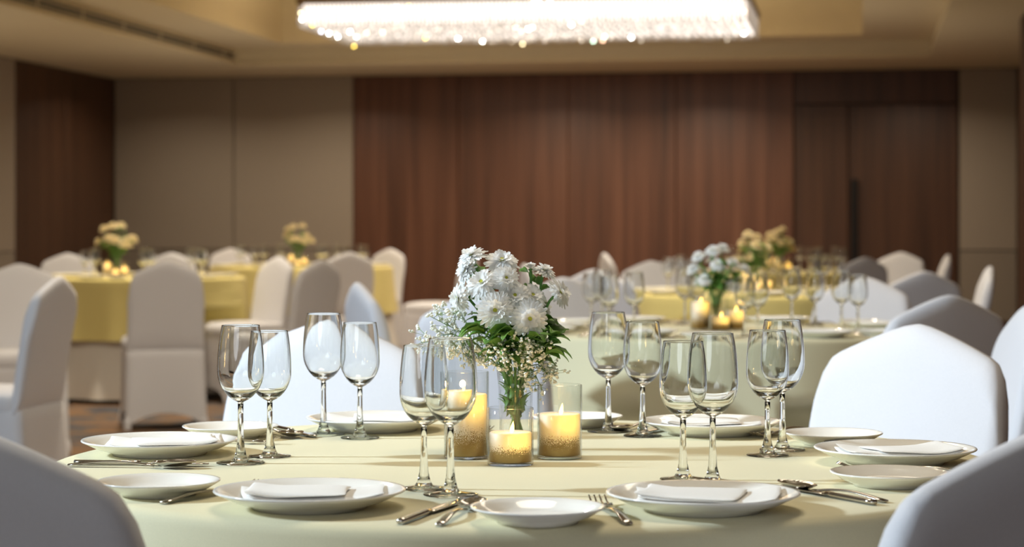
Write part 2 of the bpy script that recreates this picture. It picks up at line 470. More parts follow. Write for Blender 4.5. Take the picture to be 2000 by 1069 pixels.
# ------------------------------------------------------------------ chair with stretch cover
def chair_meshes():
    # backrest: pillow slab with a gabled crown
    nS, nT = 28, 16
    def ztop(s):
        a = abs(s)
        z = .888 - .075 * (math.sqrt(a * a + .012)) ** 1.2 - .012 * a
        if a > .72: z -= .14 * ((a - .72) / .28) ** 2.6
        return z
    def ymid(z):
        t = (z - .40) / .5
        return -.200 - .055 * t - .035 * t * t
    z0 = .40
    V = []; Fc = []
    ss = [math.sin(math.pi / 2 * (2 * i / nS - 1)) for i in range(nS + 1)]
    def half(z):
        t = (z - z0) / .5
        return .203 - .010 * math.sin(math.pi * min(1, t * 1.15)) + .012 * t
    for side in (0, 1):
        for j in range(nT + 1):
            t = j / nT; t = 1 - (1 - t) ** 1.5
            for i in range(nS + 1):
                s = ss[i]
                z = z0 + (ztop(s) - z0) * t
                e = min(1.0, (1 - abs(s)) / .10) if abs(s) > .9 else 1.0
                et = min(1.0, (ztop(s) - z) / .03)
                th = .006 + .017 * math.sqrt(max(0, e)) * math.sqrt(max(0, et)) + .006 * (1 - s * s) * math.sin(math.pi * min(1, t)) 
                th *= .35 + .65 * min(1, t / .12)
                y = ymid(z) + (th if side == 0 else -th)
                V.append((s * half(z), y, z))
    n1 = (nS + 1) * (nT + 1)
    ix = lambda sd, j, i: sd * n1 + j * (nS + 1) + i
    for j in range(nT):
        for i in range(nS):
            Fc.append((ix(0, j, i + 1), ix(0, j, i), ix(0, j + 1, i), ix(0, j + 1, i + 1)))
            Fc.append((ix(1, j, i), ix(1, j, i + 1), ix(1, j + 1, i + 1), ix(1, j + 1, i)))
    for i in range(nS):
        Fc.append((ix(0, nT, i + 1), ix(0, nT, i), ix(1, nT, i), ix(1, nT, i + 1)))
        Fc.append((ix(0, 0, i), ix(0, 0, i + 1), ix(1, 0, i + 1), ix(1, 0, i)))
    for j in range(nT):
        Fc.append((ix(0, j, 0), ix(1, j, 0), ix(1, j + 1, 0), ix(0, j + 1, 0)))
        Fc.append((ix(0, j, nS), ix(0, j + 1, nS), ix(1, j + 1, nS), ix(1, j, nS)))
    back = newmesh('backrest', V, Fc, M_FAB)
    # seat cushion
    def rrect(hx, y0, y1, r, n):
        pts = []
        for (cx, cy, a0) in ((hx - r, y1 - r, 0), (-hx + r, y1 - r, 90), (-hx + r, y0 + r, 180), (hx - r, y0 + r, 270)):
            for k in range(n + 1):
                a = math.radians(a0 + 90 * k / n); pts.append((cx + r * math.cos(a), cy + r * math.sin(a)))
        return pts
    def stack(levels, name, cap=True):
        V, Fc = [], []
        n = len(levels[0])
        for L in levels: V += L
        for k in range(len(levels) - 1):
            for i in range(n):
                j = (i + 1) % n
                Fc.append((k * n + i, k * n + j, (k + 1) * n + j, (k + 1) * n + i))
        if cap:
            c = Vector((0, 0, 0))
            for p in levels[-1]: c += Vector(p)
            V.append(tuple(c / n + Vector((0, 0, .006))))
            b = (len(levels) - 1) * n
            for i in range(n): Fc.append((b + i, b + (i + 1) % n, len(V) - 1))
        return newmesh(name, V, Fc, M_FAB)
    lv = []
    for (ins, z) in ((0, .415), (-.003, .44), (.0, .462), (.012, .474), (.04, .482), (.1, .486)):
        lv.append([(x, y, z) for x, y in rrect(.205 - ins, -.215 + ins, .215 - ins, max(.02, .05 - ins * .2), 5)])
    seat = stack(lv, 'seat_cushion')
    # skirt stretched to the four feet
    n = 12
    def side_pts(tz):
        # tz 0 at the seat edge, 1 at the hem
        out = []
        top = {'x': .203, 'y0': -.225, 'y1': .212}
        bot = {'x': .218, 'y0': -.262, 'y1': .222}
        if tz == 0: top = {'x': .198, 'y0': -.203, 'y1': .207}
        hx = top['x'] + (bot['x'] - top['x']) * tz; y0 = top['y0'] + (bot['y0'] - top['y0']) * tz; y1 = top['y1'] + (bot['y1'] - top['y1']) * tz
        cs = [(hx, y0), (hx, y1), (-hx, y1), (-hx, y0)]
        for k in range(4):
            a, b = Vector((*cs[k], 0)), Vector((*cs[(k + 1) % 4], 0))
            nrm = Vector((0, 0, 1)).cross(b - a).normalized()
            for i in range(n):
                s = i / n
                sag = 4 * s * (1 - s)
                p = a.lerp(b, s) + nrm * (.022 * sag * tz ** 1.5)
                if s == 0:
                    p += (Vector((0, 0, 0)) - a).normalized() * .008
                hem = .088 * (1 - (2 * s - 1) ** 2) ** .8 + .004
                z = .43 + (hem - .43) * tz
                out.append((p.x, p.y, z))
        return out
    sk = [side_pts(t) for t in (0, .05, .15, .35, .55, .75, .9, 1.0)]
    skirt = stack(sk, 'skirt', False)
    pk = MB(); pk.lathe([(0, 0), (.018, 0), (.021, .012), (.019, .04), (.012, .07), (0, .075)], 10)
    foot = pk.mesh('foot_pocket', M_FAB)
    return back, seat, skirt, foot
CH = chair_meshes()
CHAIRS = []
def chair(X, Y, phi, label, group, scale=None):
    """phi: degrees, 0 faces away from the camera, 90 faces right"""
    d = DV(math.sin(math.radians(phi)), math.cos(math.radians(phi)))
    t = thing('banquet_chair', label, 'chair', W(X, Y), math.atan2(-d.x, d.y), group, scale)
    CHAIRS.append((W(X, Y), math.atan2(-d.x, d.y)))
    ob('backrest', CH[0], t); ob('seat_cushion', CH[1], t); ob('skirt', CH[2], t)
    for (x, y) in ((.2, -.245), (-.2, -.245), (.2, .203), (-.2, .203)): ob('foot_pocket', CH[3], t, (x, y, 0))
    return t
def chair_back_at(px, ytop, phi, label, group, Y=None, scale=None):
    """place so the crown (0,-.29,.9) lands on the pixel column at depth Y"""
    if Y is None: Y = F * .167 / (ytop - HZ)
    X = (px - 1000) / F * Y
    s = scale or 1
    sx, cx = math.sin(math.radians(phi)), math.cos(math.radians(phi))
    return chair(X + .285 * sx * s, Y + .285 * cx * s, phi, label, group, scale)

# chairs at the front table
G1 = 'chairs around the front table'
chair_back_at(646, 631, -161, 'white covered chair behind the far left place of the front table', G1, Y=3.88)
chair_back_at(1793, 633, -137, 'brightly lit white covered chair behind the right end of the front table', G1)
chair_back_at(-126, 0, 14, 'shadowed chair back cropped by the lower left corner', G1, Y=1.85)
chair_back_at(2102, 0, -24, 'shadowed chair back cropped by the lower right corner', G1, Y=1.85)

# ------------------------------------------------------------------ background chairs
GA, GB, G2, G3, G4 = ('chairs around the left table', 'chairs around the farthest left table', 'chairs around the second table', 'chairs around the third table', 'chairs around the farthest right table')
CB = chair_back_at
CB(38, 515, 165, 'pale covered chair cut off at the left edge, behind a chair seen edge-on', GA)
CB(116, 533, -80, 'nearest covered chair at the left edge, seen edge-on from behind', GA, Y=7.5)
CB(326, 507, -14, 'grey covered chair with its back to us before the yellow left table', GA, Y=10.9)
CB(132, 487, 168, 'covered chair behind the left table, left of its flowers', GA, Y=14.7)
CB(335, 483, -170, 'covered chair behind the left table, peeping out right of its flowers', GA, Y=15.0)
CB(545, 493, -128, 'lit beige covered chair facing left at the right of the yellow left table', GA, Y=13.0)
CB(628, 503, -58, 'grey covered chair seen edge-on in front of the farthest left table', GB, Y=11.4)
CB(450, 478, 165, 'covered chair behind the farthest left table, before the grey wall', GB, Y=18.6)
CB(683, 488, -22, 'grey covered chair with its back to us, just right of the edge-on one', GB, Y=15.2)
CB(762, 480, -140, 'light covered chair at the right end of the farthest left table, before the wood', GB, Y=18.1)
CB(922, 487, -75, 'side-on covered chair behind the front bouquet with its seat pointing left', GB, Y=16.2)
CB(698, 543, 72, 'bright cream covered chair seen edge-on above the far left wine glasses', G2, Y=6.6)
CB(925, 562, 30, 'blue-grey covered chair half hidden behind the left of the front bouquet', G2, Y=5.4)
CB(1100, 538, 152, 'grey covered chair just right of the front bouquet, facing us', G2, Y=7.35)
CB(1690, 540, -143, 'covered chair with a flower shadow on its back, behind the second table', G2, Y=7.35)
CB(1855, 571, -24, 'blue-grey covered chair with its back to us behind the bright white one', G2, Y=5.35)
CB(2012, 572, -88, 'pale covered chair cut off by the right edge', G2, Y=4.7)
CB(1024, 505, 82, 'narrow edge-on covered chair poking up behind the front bouquet', G3, Y=10.2)
CB(1160, 518, 36, 'covered chair seen from behind, beyond the wine glasses of the second table', G3, Y=8.8)
CB(1272, 501, 163, 'lilac-grey covered chair facing us behind the third table', G3, Y=11.2)
CB(1323, 494, -175, 'covered chair just left of the second table flowers, farther back', G3, Y=12.6)
CB(1806, 521, -22, 'dark grey covered chair with its back to us, right of the shadowed chair', G3, Y=8.4)
CB(1934, 513, -82, 'edge-on covered chair against the taupe panel at the right', G3, Y=9.5)
CB(1180, 487, 80, 'tiny bright edge-on covered chair against the wood wall', G4, Y=14.8)
CB(1690, 497, -30, 'dark grey covered chair in front of the black door handle', G4, Y=12.6)
CB(1760, 490, -150, 'lit beige covered chair facing us, right of the door handle', G4, Y=15.3)
CB(1852, 493, -84, 'slim edge-on covered chair at the right end of the wood wall', G4, Y=13.9)

# ------------------------------------------------------------------ tables and linen
def cloth_mesh(name, R, ztop, drop, nf, amp0, amp1, seed, mat, flare=0.0, at=None, gap=0.0):
    rng = random.Random(seed); p1, p2 = rng.random() * 6, rng.random() * 6
    n = 192
    near = [(c, rz) for (c, rz) in CHAIRS if at is not None and (c - at).length < R + .6]
    rows = []
    for r in (0.0001, R * .35, R * .7, R * .92, R - .014): rows.append((r, ztop, 0))
    for a in (30, 60, 90): rows.append((R - .014 + .014 * math.sin(math.radians(a)), ztop - .014 + .014 * math.cos(math.radians(a)), 0))
    K = 12
    for k in range(1, K + 1): rows.append((R, ztop - .014 - (drop - .014) * k / K, k / K))
    V, Fc = [], []
    for (r, z, t) in rows:
        for k in range(n):
            a = 2 * math.pi * k / n
            w = .5 + .5 * math.sin(nf * a + 1.1 * math.sin(2 * a + p1) + p2)
            w2 = .5 + .5 * math.sin((nf * 2 + 3) * a + p1)
            t2 = t if name == 'table_cloth' else max(0.0, (t - .56) / .44)
            rr = r + (amp0 + (amp1 - amp0) * t2) * t2 ** .7 * (w * .8 + w2 * .2) + flare * t2 if t else r
            if t and z < .575:      # seats pushed in press the cloth inwards
                for (c, rz) in near:
                    for _ in range(60):
                        w_ = Vector((rr * math.cos(a) + at.x - c.x, rr * math.sin(a) + at.y - c.y, 0)); w_.rotate(Euler((0, 0, -rz)))
                        if abs(w_.x) < .236 + gap and -.33 < w_.y < .236 + gap: rr -= .008
                        else: break
            V.append((rr * math.cos(a), rr * math.sin(a), z))
    for i in range(len(rows) - 1):
        for k in range(n):
            j = (k + 1) % n
            Fc.append((i * n + k, (i + 1) * n + k, (i + 1) * n + j, i * n + j))
    Fc.append(tuple(range(n)))
    me = newmesh(name, V, Fc, mat)
    return me
ZT = 0.75
R0 = 0.615
def table(X, Y, desc, seed, R=R0, linen=None):
    k = R / R0
    p = W(X, Y)
    t = thing('banquet_table', 'round banquet table under the cloths, ' + desc, 'table', p, seed, 'round banquet tables')
    m = MB(); m.lathe([(0, .705), (R - .02, .705), (R - .012, .712), (R - .012, .728), (R - .02, .734), (0, .734)], 48)
    ob('tabletop', m.mesh('tabletop', M_TWOOD), t)
    lg = MB(); lg.tube([(0, 0, .705), (0, 0, 0)], .02, 10); lgm = lg.mesh('leg', M_BLACK)
    for a in range(4):
        ob('leg', lgm, t, (.2 * math.cos(a * math.pi / 2), .2 * math.sin(a * math.pi / 2), 0))
    u = ob('under_cloth', cloth_mesh('under_cloth', R - .004, .742, .712, 15, .002, .05, seed + 7, M_UNDER, .035, p, .024), None, p)
    tag(u, 'white floor-length cloth under the yellow one on ' + desc, 'tablecloth', 'white under cloths')
    o = ob('table_cloth', cloth_mesh('table_cloth', R, ZT, .37, 13, .006, .028, seed, linen or M_OVER, .022, p), None, p)
    tag(o, 'pale yellow round cloth with draped folds on ' + desc, 'tablecloth', 'yellow overlay cloths')

# ------------------------------------------------------------------ tableware
def plate_mesh(name, R, k):
    m = MB()
    pr = [(0, .003), (.52, .003), (.55, 0), (.6, 0), (.62, .003), (.8, .0085), (.94, .0155), (.992, .0178), (1.0, .0188), (.994, .0200), (.96, .0195),
          (.86, .0150), (.76, .0098), (.68, .0070), (.6, .0062), (0, .0060)]
    m.lathe([(r * R, z * k) for r, z in pr], 56)
    return m.mesh(name, M_PORC)
PL_D = plate_mesh('dinner_plate', .1036, 1.0)
PL_B = plate_mesh('bread_plate', .069, .85)

def glass_parts(Hh, rmax, rrim, rfoot):
    zb = .445 * Hh           # bottom of bowl outside
    zt = Hh
    n = 14
    def rad(t):              # t 0..1 along the bowl
        tm = .40
        if t < tm: return rmax * math.sin(math.pi / 2 * (t / tm)) ** .52 if t > 0 else 0
        q = (t - tm) / (1 - tm)
        return rmax + (rrim - rmax) * (q ** 2.1)
    outer = []
    for k in range(n + 1):
        t = (k / n) ** 1.35
        outer.append((max(.0036, rad(t)), zb + (zt - zb) * t))
    outer.insert(-1, (outer[-1][0] + .00012, zt - .0012))
    th = .0011
    inner = [(max(.002, r - th), z) for r, z in outer if z > zb + .09 * (zt - zb)]
    b = MB()
    zc = zb + .085 * (zt - zb)
    inn = []
    for r, z in outer:
        t = (z - zb) / (zt - zb)
        if t < .10: continue
        thk = .0009 + .0030 * max(0, (.42 - t) / .42) ** 2
        inn.append((max(.002, r - thk), z))
    b.lathe([(0, zb - .0022), (.0036, zb - .002)] + outer + [(outer[-1][0] - .0001, zt + .0004), (outer[-1][0] - .00045, zt + .0006), (outer[-1][0] - .0008, zt + .0004)] + inn[::-1] + [(inn[0][0] * .6, zc + .0006), (0, zc)], 44)
    bowl = b.mesh('bowl', M_GLASS)
    s = MB()
    s.lathe([(0, .0044), (.0105, .0046), (.0078, .009), (.0052, .020), (.0039, zb * .5), (.0035, zb * .8), (.0036, zb - .0023), (0, zb - .0023)], 24)
    stem = s.mesh('stem', M_GLASS)
    f = MB(); f.lathe([(0, 0), (rfoot * .96, 0), (rfoot, .0009), (rfoot * .97, .0019), (rfoot * .6, .0028), (.011, .0042), (0, .0042)], 36)
    foot = f.mesh('foot', M_GLASS)
    return bowl, stem, foot
GL_L = glass_parts(.1765, .0300, .0243, .0312)
GL_S = glass_parts(.1655, .0283, .0238, .0280)
def wine_glass(X, Y, big, label, group):
    t = thing('wine_glass', label, 'glass', W(X, Y, ZT + .0004), 0, group)
    for nm, me in zip(('bowl', 'stem', 'foot'), GL_L if big else GL_S): ob(nm, me, t)
    return t

def napkin_mesh(seed, L=.150, D=.104):
    """linen napkin folded into a loose packet: soft rounded layers, each a little askew"""
    rng = random.Random(seed); m = MB()
    ph = [rng.random() * 6 for _ in range(8)]
    hand = 1 if seed % 2 else -1
    def sag(x, y):      # the packet settles into the dish and rises on its rim
        r = math.hypot(x, y)
        return .0105 * max(0, (r - .052) / .05) ** 1.4
    def wob(x, y, k):
        return .0011 * math.sin(46 * x + 21 * y + ph[k]) + .0010 * math.sin(58 * y - 17 * x + ph[k + 1]) + .0016 * math.sin(19 * (x - y) + ph[k + 2])
    z0 = .0008
    specs = [(1.0, 1.0, 0, 0, 0, .0036), (.97, .93, .004, .004, rng.uniform(3, 6) * hand, .0042), (.72, .84, .016 * hand, -.002, rng.uniform(5, 10) * hand, .0052)]
    nx, ny = 16, 12
    for q, (fl, fd, ox, oy, rot, th) in enumerate(specs):
        cr, sr = math.cos(math.radians(rot)), math.sin(math.radians(rot))
        V, Fc = [], []
        for side in (0, 1):
            for i in range(nx + 1):
                u = math.sin(math.pi / 2 * (2 * i / nx - 1))
                for k in range(ny + 1):
                    v = math.sin(math.pi / 2 * (2 * k / ny - 1))
                    x0, y0 = u * L / 2 * fl, v * D / 2 * fd
                    x0 += .10 * y0 * (1 - q * .3) * hand + .0018 * math.sin(40 * y0 + ph[3]) * abs(u)
                    y0 += .0016 * math.sin(34 * x0 + ph[4] + q) * abs(v)
                    x, y = x0 * cr - y0 * sr + ox, x0 * sr + y0 * cr + oy
                    e = max(0.0, (1 - abs(u) ** 10)) ** .5 * max(0.0, (1 - abs(v) ** 8)) ** .5
                    h = th * e * (1 + .35 * hand * u * (q > 0))
                    base = z0 + sag(x, y) + (wob(x, y, q) * .6 * (q > 0))
                    mid = th / 2
                    V.append((x, y, base + mid + (h / 2 + wob(x, y, q + 1) * .5 * e if side else -h / 2)))
        n1 = (nx + 1) * (ny + 1); ix = lambda sd, i, k: sd * n1 + i * (ny + 1) + k
        for i in range(nx):
            for k in range(ny):
                Fc.append((ix(1, i, k), ix(1, i + 1, k), ix(1, i + 1, k + 1), ix(1, i, k + 1)))
                Fc.append((ix(0, i, k), ix(0, i, k + 1), ix(0, i + 1, k + 1), ix(0, i + 1, k)))
        m.add(V, Fc)
        z0 += th * .92
    return m.mesh('napkin', M_NAP)
NAPS = [napkin_mesh(s) for s in (3, 8, 12, 21)]

def strip(name, rows, mat, nlong=1):
    """rows: list of (x, halfwidth, z, thickness, cup) -> closed blade swept along x"""
    V, Fc = [], []
    nw = 8
    ring = 2 * (nw + 1)
    for (x, w, z, th, cup) in rows:
        for i in range(nw + 1):
            s = 2 * i / nw - 1
            V.append((x, s * w, z + cup * s * s + th * math.sqrt(max(0, 1 - s * s)) * .5 + th * .15))
        for i in range(nw, -1, -1):
            s = 2 * i / nw - 1
            V.append((x, s * w, z + cup * s * s - th * math.sqrt(max(0, 1 - s * s)) * .5))
    for r in range(len(rows) - 1):
        for k in range(ring):
            j = (k + 1) % ring
            Fc.append((r * ring + k, r * ring + j, (r + 1) * ring + j, (r + 1) * ring + k))
    Fc.append(tuple(range(ring - 1, -1, -1))); Fc.append(tuple((len(rows) - 1) * ring + k for k in range(ring)))
    return newmesh(name, V, Fc, mat)
# all lie along +x from the handle end at x = 0, length about .17
def handle_rows(L):
    out = []
    for k in range(11):
        t = k / 10
        w = .0058 - .0032 * t if t > .08 else .0045
        z = .0016 + .0055 * math.sin(math.pi * min(1, t * .95)) ** 1.3
        out.append((L * t, w, z, .0026, 0))
    return out
SPOON_H = strip('handle', handle_rows(.112), M_STEEL)
rows = []
for k in range(13):
    t = k / 12
    w = .0024 + .0152 * math.sin(math.pi * min(1, (t * .97 + .03))) ** .62 * (1 - .12 * t)
    z = .0022 + .0005 - .0006 * math.sin(math.pi * t) + (.0062 * (max(0, t - .55) / .45) ** 1.6) + .0045 * max(0, .25 - t) / .25
    rows.append((.110 + .056 * t, w if t < 1 else .002, z, .0016, .0072 * math.sin(math.pi * min(1, t * .96 + .02))))
SPOON_B = strip('bowl', rows, M_STEEL)
FORK_H = strip('handle', handle_rows(.112), M_STEEL)
fm = MB()
def fork_tines():
    rows = []
    for k in range(7):
        t = k / 6
        rows.append((.110 + .024 * t, .0026 + .0078 * math.sin(math.pi / 2 * min(1, t * 1.2)), .0055 - .0025 * math.sin(math.pi / 2 * t), .0018, .0012 * t))
    base = strip('base', rows, None)
    fm.add([v.co for v in base.vertices], [tuple(p.vertices) for p in base.polygons])
    for q in range(4):
        yo = -.0086 + .00573 * q
        rr = []
        for k in range(7):
            t = k / 6
            rr.append((.132 + .036 * t, .0016 * (1 - .45 * t), .0036 + .0012 - .002 * math.sin(math.pi * min(1, t * 1.1)) + .0085 * max(0, t - .35) ** 1.5, .0016, 0))
        me = strip('tine', rr, None)
        fm.add([v.co + Vector((0, yo, 0)) for v in me.vertices], [tuple(p.vertices) for p in me.polygons])
fork_tines()
FORK_T = fm.mesh('tines', M_STEEL)
KN_H = strip('handle', [(.085 * t / 8, .0052 - .0012 * (t / 8) if t else .004, .0030, .0052, 0) for t in range(9)], M_STEEL)
KN_B = strip('blade', [(.085 + .088 * t / 8, (.0042 + .0035 * math.sin(math.pi * min(1, .12 + t / 8 * .7))) * (1 if t < 8 else .35), .0026, .0018, 0) for t in range(9)], M_STEEL)
def cutlery(kind, hx, hy, tx, ty, label, group, z=ZT):
    d = DV(tx - hx, ty - hy)
    t = thing(kind, label, kind.replace('dinner_', '').replace('soup_', '').replace('table_', ''), W(hx, hy, z + .0006), math.atan2(d.y, d.x), group)
    if kind == 'soup_spoon': ob('handle', SPOON_H, t); ob('bowl', SPOON_B, t)
    elif kind == 'dinner_fork': ob('handle', FORK_H, t); ob('tines', FORK_T, t)
    else: ob('handle', KN_H, t); ob('blade', KN_B, t)
    return t

# ------------------------------------------------------------------ candles, vase, flowers
def m_wax(name, H):
    N = Nt(name)
    tc = N.n('ShaderNodeTexCoord'); sp = N.n('ShaderNodeSeparateXYZ'); N.l(tc.outputs['Object'], sp.inputs[0])
    nz = N.n('ShaderNodeTexNoise', i_Scale=900.0, i_Detail=1.0); N.l(tc.outputs['Object'], nz.inputs['Vector'])
    # glitter dust, dense at the foot and thinning out upwards
    ma = N.n('ShaderNodeMapRange'); ma.inputs[1].default_value = .010; ma.inputs[2].default_value = .010 + H * .45; ma.inputs[3].default_value = .22; ma.inputs[4].default_value = .75
    N.l(sp.outputs[2], ma.inputs[0])
    gt = N.n('ShaderNodeMath', operation='GREATER_THAN'); N.l(nz.outputs[0], gt.inputs[0]); N.l(ma.outputs[0], gt.inputs[1])
    wax = N.n('ShaderNodeBsdfPrincipled', i_Roughness=.45); wax.inputs['Base Color'].default_value = srgb(252, 236, 212)
    # LED glow painted as wax emission, fading around a point near the top
    ds = N.n('ShaderNodeVectorMath', operation='DISTANCE'); ds.inputs[1].default_value = (.010, -.020, H - .010)
    N.l(tc.outputs['Object'], ds.inputs[0])
    mr = N.n('ShaderNodeMapRange'); mr.inputs[1].default_value = .010; mr.inputs[2].default_value = .052; mr.inputs[3].default_value = 1.0; mr.inputs[4].default_value = 0.0
    N.l(ds.outputs['Value'], mr.inputs[0])
    pw = N.n('ShaderNodeMath', operation='POWER'); pw.inputs[1].default_value = 2.6; N.l(mr.outputs[0], pw.inputs[0])
    ml_ = N.n('ShaderNodeMath', operation='MULTIPLY'); ml_.inputs[1].default_value = 1.5; N.l(pw.outputs[0], ml_.inputs[0])
    wax.inputs['Emission Color'].default_value = (1.0, .56, .08, 1)
    N.l(ml_.outputs[0], wax.inputs['Emission Strength'])
    gold = N.n('ShaderNodeBsdfPrincipled', i_Roughness=.35, i_Metallic=.7); gold.inputs['Base Color'].default_value = srgb(178, 146, 84)
    mx = N.n('ShaderNodeMixShader'); N.l(gt.outputs[0], mx.inputs[0]); N.l(wax.outputs[0], mx.inputs[1]); N.l(gold.outputs[0], mx.inputs[2])
    N.m.cycles.emission_sampling = 'NONE'
    return N.surf(mx)
M_FLAME = m_emit('led_flame', (1.0, .60, .14, 1), 7.0)
M_FLAME.cycles.emission_sampling = 'NONE'
def candle_meshes(rad, H, wh):
    g = MB(); th = .0013
    g.lathe([(0, 0), (rad - .001, 0), (rad, .001), (rad, H - .0006), (rad - th / 2, H), (rad - th, H - .0006), (rad - th, .003), (0, .003)], 48)
    gl = g.mesh('glass_cylinder', M_THIN)
    w = MB(); rw = rad - .0022
    w.lathe([(0, .0035), (rw - .001, .0035), (rw, .0045), (rw, wh - .0015), (rw - .0015, wh), (rw * .75, wh - .0015), (0, wh - .003)], 48)
    wx = w.mesh('wax', m_wax('ivory_wax_gold_glitter', wh))
    f = MB(); f.lathe([(0, 0), (.0022, .002), (.0030, .006), (.0022, .011), (.0009, .0155), (0, .018)], 12)
    return gl, wx, f.mesh('flame', M_FLAME)
CND = {k: candle_meshes(*v) for k, v in {'short': (.0293, .0725, .0415), 'medium': (.0293, .096, .058), 'tall': (.0293, .113, .084)}.items()}
CNH = {'short': .0415, 'medium': .058, 'tall': .084}
def candle(X, Y, kind, label, group, lit=True):
    t = thing('candle_holder', label, 'candle', W(X, Y, ZT + .0005), YAW, group)
    gl, wx, fl = CND[kind]
    ob('glass_cylinder', gl, t); ob('wax', wx, t); ob('flame', fl, t, (.001, -.002, CNH[kind] - .0035), (.1, .15, 0))
    if lit:
        l = bpy.data.lights.new('candle_light', 'POINT'); l.energy = .05; l.color = (1, .6, .2); l.shadow_soft_size = .006
        ob('candle_light', l, t, (0, -.004, CNH[kind] + .012))
    return t

M_PETAL = m_plain('white_petal', srgb(252, 253, 252), .6, 0, .03, 60)
M_CREAM = m_plain('cream_petal', srgb(238, 224, 182), .6, 0, .03, 60)
M_DISC = m_plain('yellow_green_disc', srgb(196, 200, 70), .7, 0, .15, 500, .3)
M_STEM = m_plain('green_stem', srgb(90, 142, 66), .55, 0, .12, 60)
M_LEAF = m_plain('green_leaf', srgb(108, 152, 66), .45, 0, .22, 45, .2)
M_TWIG = m_plain('pale_green_twig', srgb(120, 150, 90), .6)
M_GYP = m_plain('tiny_white_floret', srgb(240, 242, 234), .7)
for mm, w_ in ((M_LEAF, .25), (M_PETAL, .35), (M_CREAM, .35)):
    nt = mm.node_tree; b = [n for n in nt.nodes if n.type == 'BSDF_PRINCIPLED'][0]
    tl = nt.nodes.new('ShaderNodeBsdfTranslucent'); mx = nt.nodes.new('ShaderNodeMixShader'); mx.inputs[0].default_value = w_
    src = b.inputs['Base Color'].links[0].from_socket
    nt.links.new(src, tl.inputs[0]); nt.links.new(b.outputs[0], mx.inputs[1]); nt.links.new(tl.outputs[0], mx.inputs[2])
    nt.links.new(mx.outputs[0], [n for n in nt.nodes if n.type == 'OUTPUT_MATERIAL'][0].inputs[0])

def bloom_mesh(seed, mat, closed=0.0):
    """chrysanthemum head looking along +z, unit radius"""
    rng = random.Random(seed); m = MB()
    layers = [(24, 1.0, 3, .0), (22, .93, 13, .05), (18, .80, 26, .09), (16, .62, 42, .12), (11, .42, 60, .15)]
    for (n, L, el, z0) in layers:
        for k in range(n):
            a = 2 * math.pi * (k + rng.uniform(-.3, .3)) / n
            e = math.radians(min(85, el + closed * 55 + rng.uniform(-7, 7)))
            ll = L * rng.uniform(.88, 1.06)
            w = .105 * rng.uniform(.85, 1.15)
            r0 = .1
            V = []
            for (t, wf) in ((0, .45), (.35, .9), (.72, 1.0), (.93, .75), (1.0, .3)):
                rr = r0 + (ll - r0) * t
                bend = .16 * t * t * (1 if el < 30 else -.4)
                x = rr * math.cos(e * (1 - .25 * t)); z = z0 + rr * math.sin(e * (1 - .25 * t)) - bend
                for s in (-1, 0, 1):
                    V.append((x, s * w * wf, z + (.028 if s else -.012) * wf))
            Fq = []
            for i in range(4):
                for j in range(2): Fq.append((i * 3 + j, (i + 1) * 3 + j, (i + 1) * 3 + j + 1, i * 3 + j + 1))
            m.add(V, Fq, Matrix.Rotation(a, 4, 'Z'))
    return m.mesh('petals', mat)
BLOOM = [bloom_mesh(s, M_PETAL) for s in (1, 2, 3)]
BLOOMC = [bloom_mesh(s, M_CREAM) for s in (4, 5)]
BUD = bloom_mesh(9, M_PETAL, 1.0)
_d = MB(); _d.lathe([(0, .14), (.10, .16), (.16, .24), (.14, .33), (.07, .37), (0, .36)], 14); DISC = _d.mesh('disc', M_DISC)
_c = MB(); _c.lathe([(0, -.34), (.07, -.30), (.15, -.2), (.26, -.06), (.27, .0), (.1, .03), (0, .03)], 14); CALYX = _c.mesh('calyx', M_STEM)
def leaf_mesh(seed, L=.034, Wd=.0085):
    rng = random.Random(seed); V, Fc = [], []
    n = 9
    for k in range(n + 1):
        t = k / n
        w = Wd * math.sin(math.pi * t ** .8) ** .8 * (1 + .18 * math.sin(t * 22)) + .0006
        z = .010 * math.sin(t * 2.2) - .012 * t * t
        for s in (-1, -.5, 0, .5, 1): V.append((L * t, s * w, z + .0035 * abs(s) * (w / Wd)))
    for k in range(n):
        for j in range(4): Fc.append((k * 5 + j, (k + 1) * 5 + j, (k + 1) * 5 + j + 1, k * 5 + j + 1))
    me = newmesh('leaf', V, Fc, M_LEAF)
    bm = bmesh.new(); bm.from_mesh(me)
    bmesh.ops.solidify(bm, geom=list(bm.faces), thickness=.0004)
    bm.to_mesh(me); bm.free()
    me.polygons.foreach_set('use_smooth', [True] * len(me.polygons))
    return me
LEAVES = [leaf_mesh(1), leaf_mesh(2, .040, .0105), leaf_mesh(3, .028, .0075)]
VASE_R, VASE_H = .0258, .112
def vase_meshes():
    th = .0016
    g = MB(); g.lathe([(0, 0), (VASE_R * .82, 0), (VASE_R * .86, .002), (VASE_R * .84, .04), (VASE_R * .9, .08), (VASE_R, VASE_H), (VASE_R - th, VASE_H), (VASE_R * .9 - th, .08), (VASE_R * .84 - th, .04), (VASE_R * .84 - th, .007), (0, .006)], 40)
    return g.mesh('vase_glass', M_THIN)
VASE = vase_meshes()

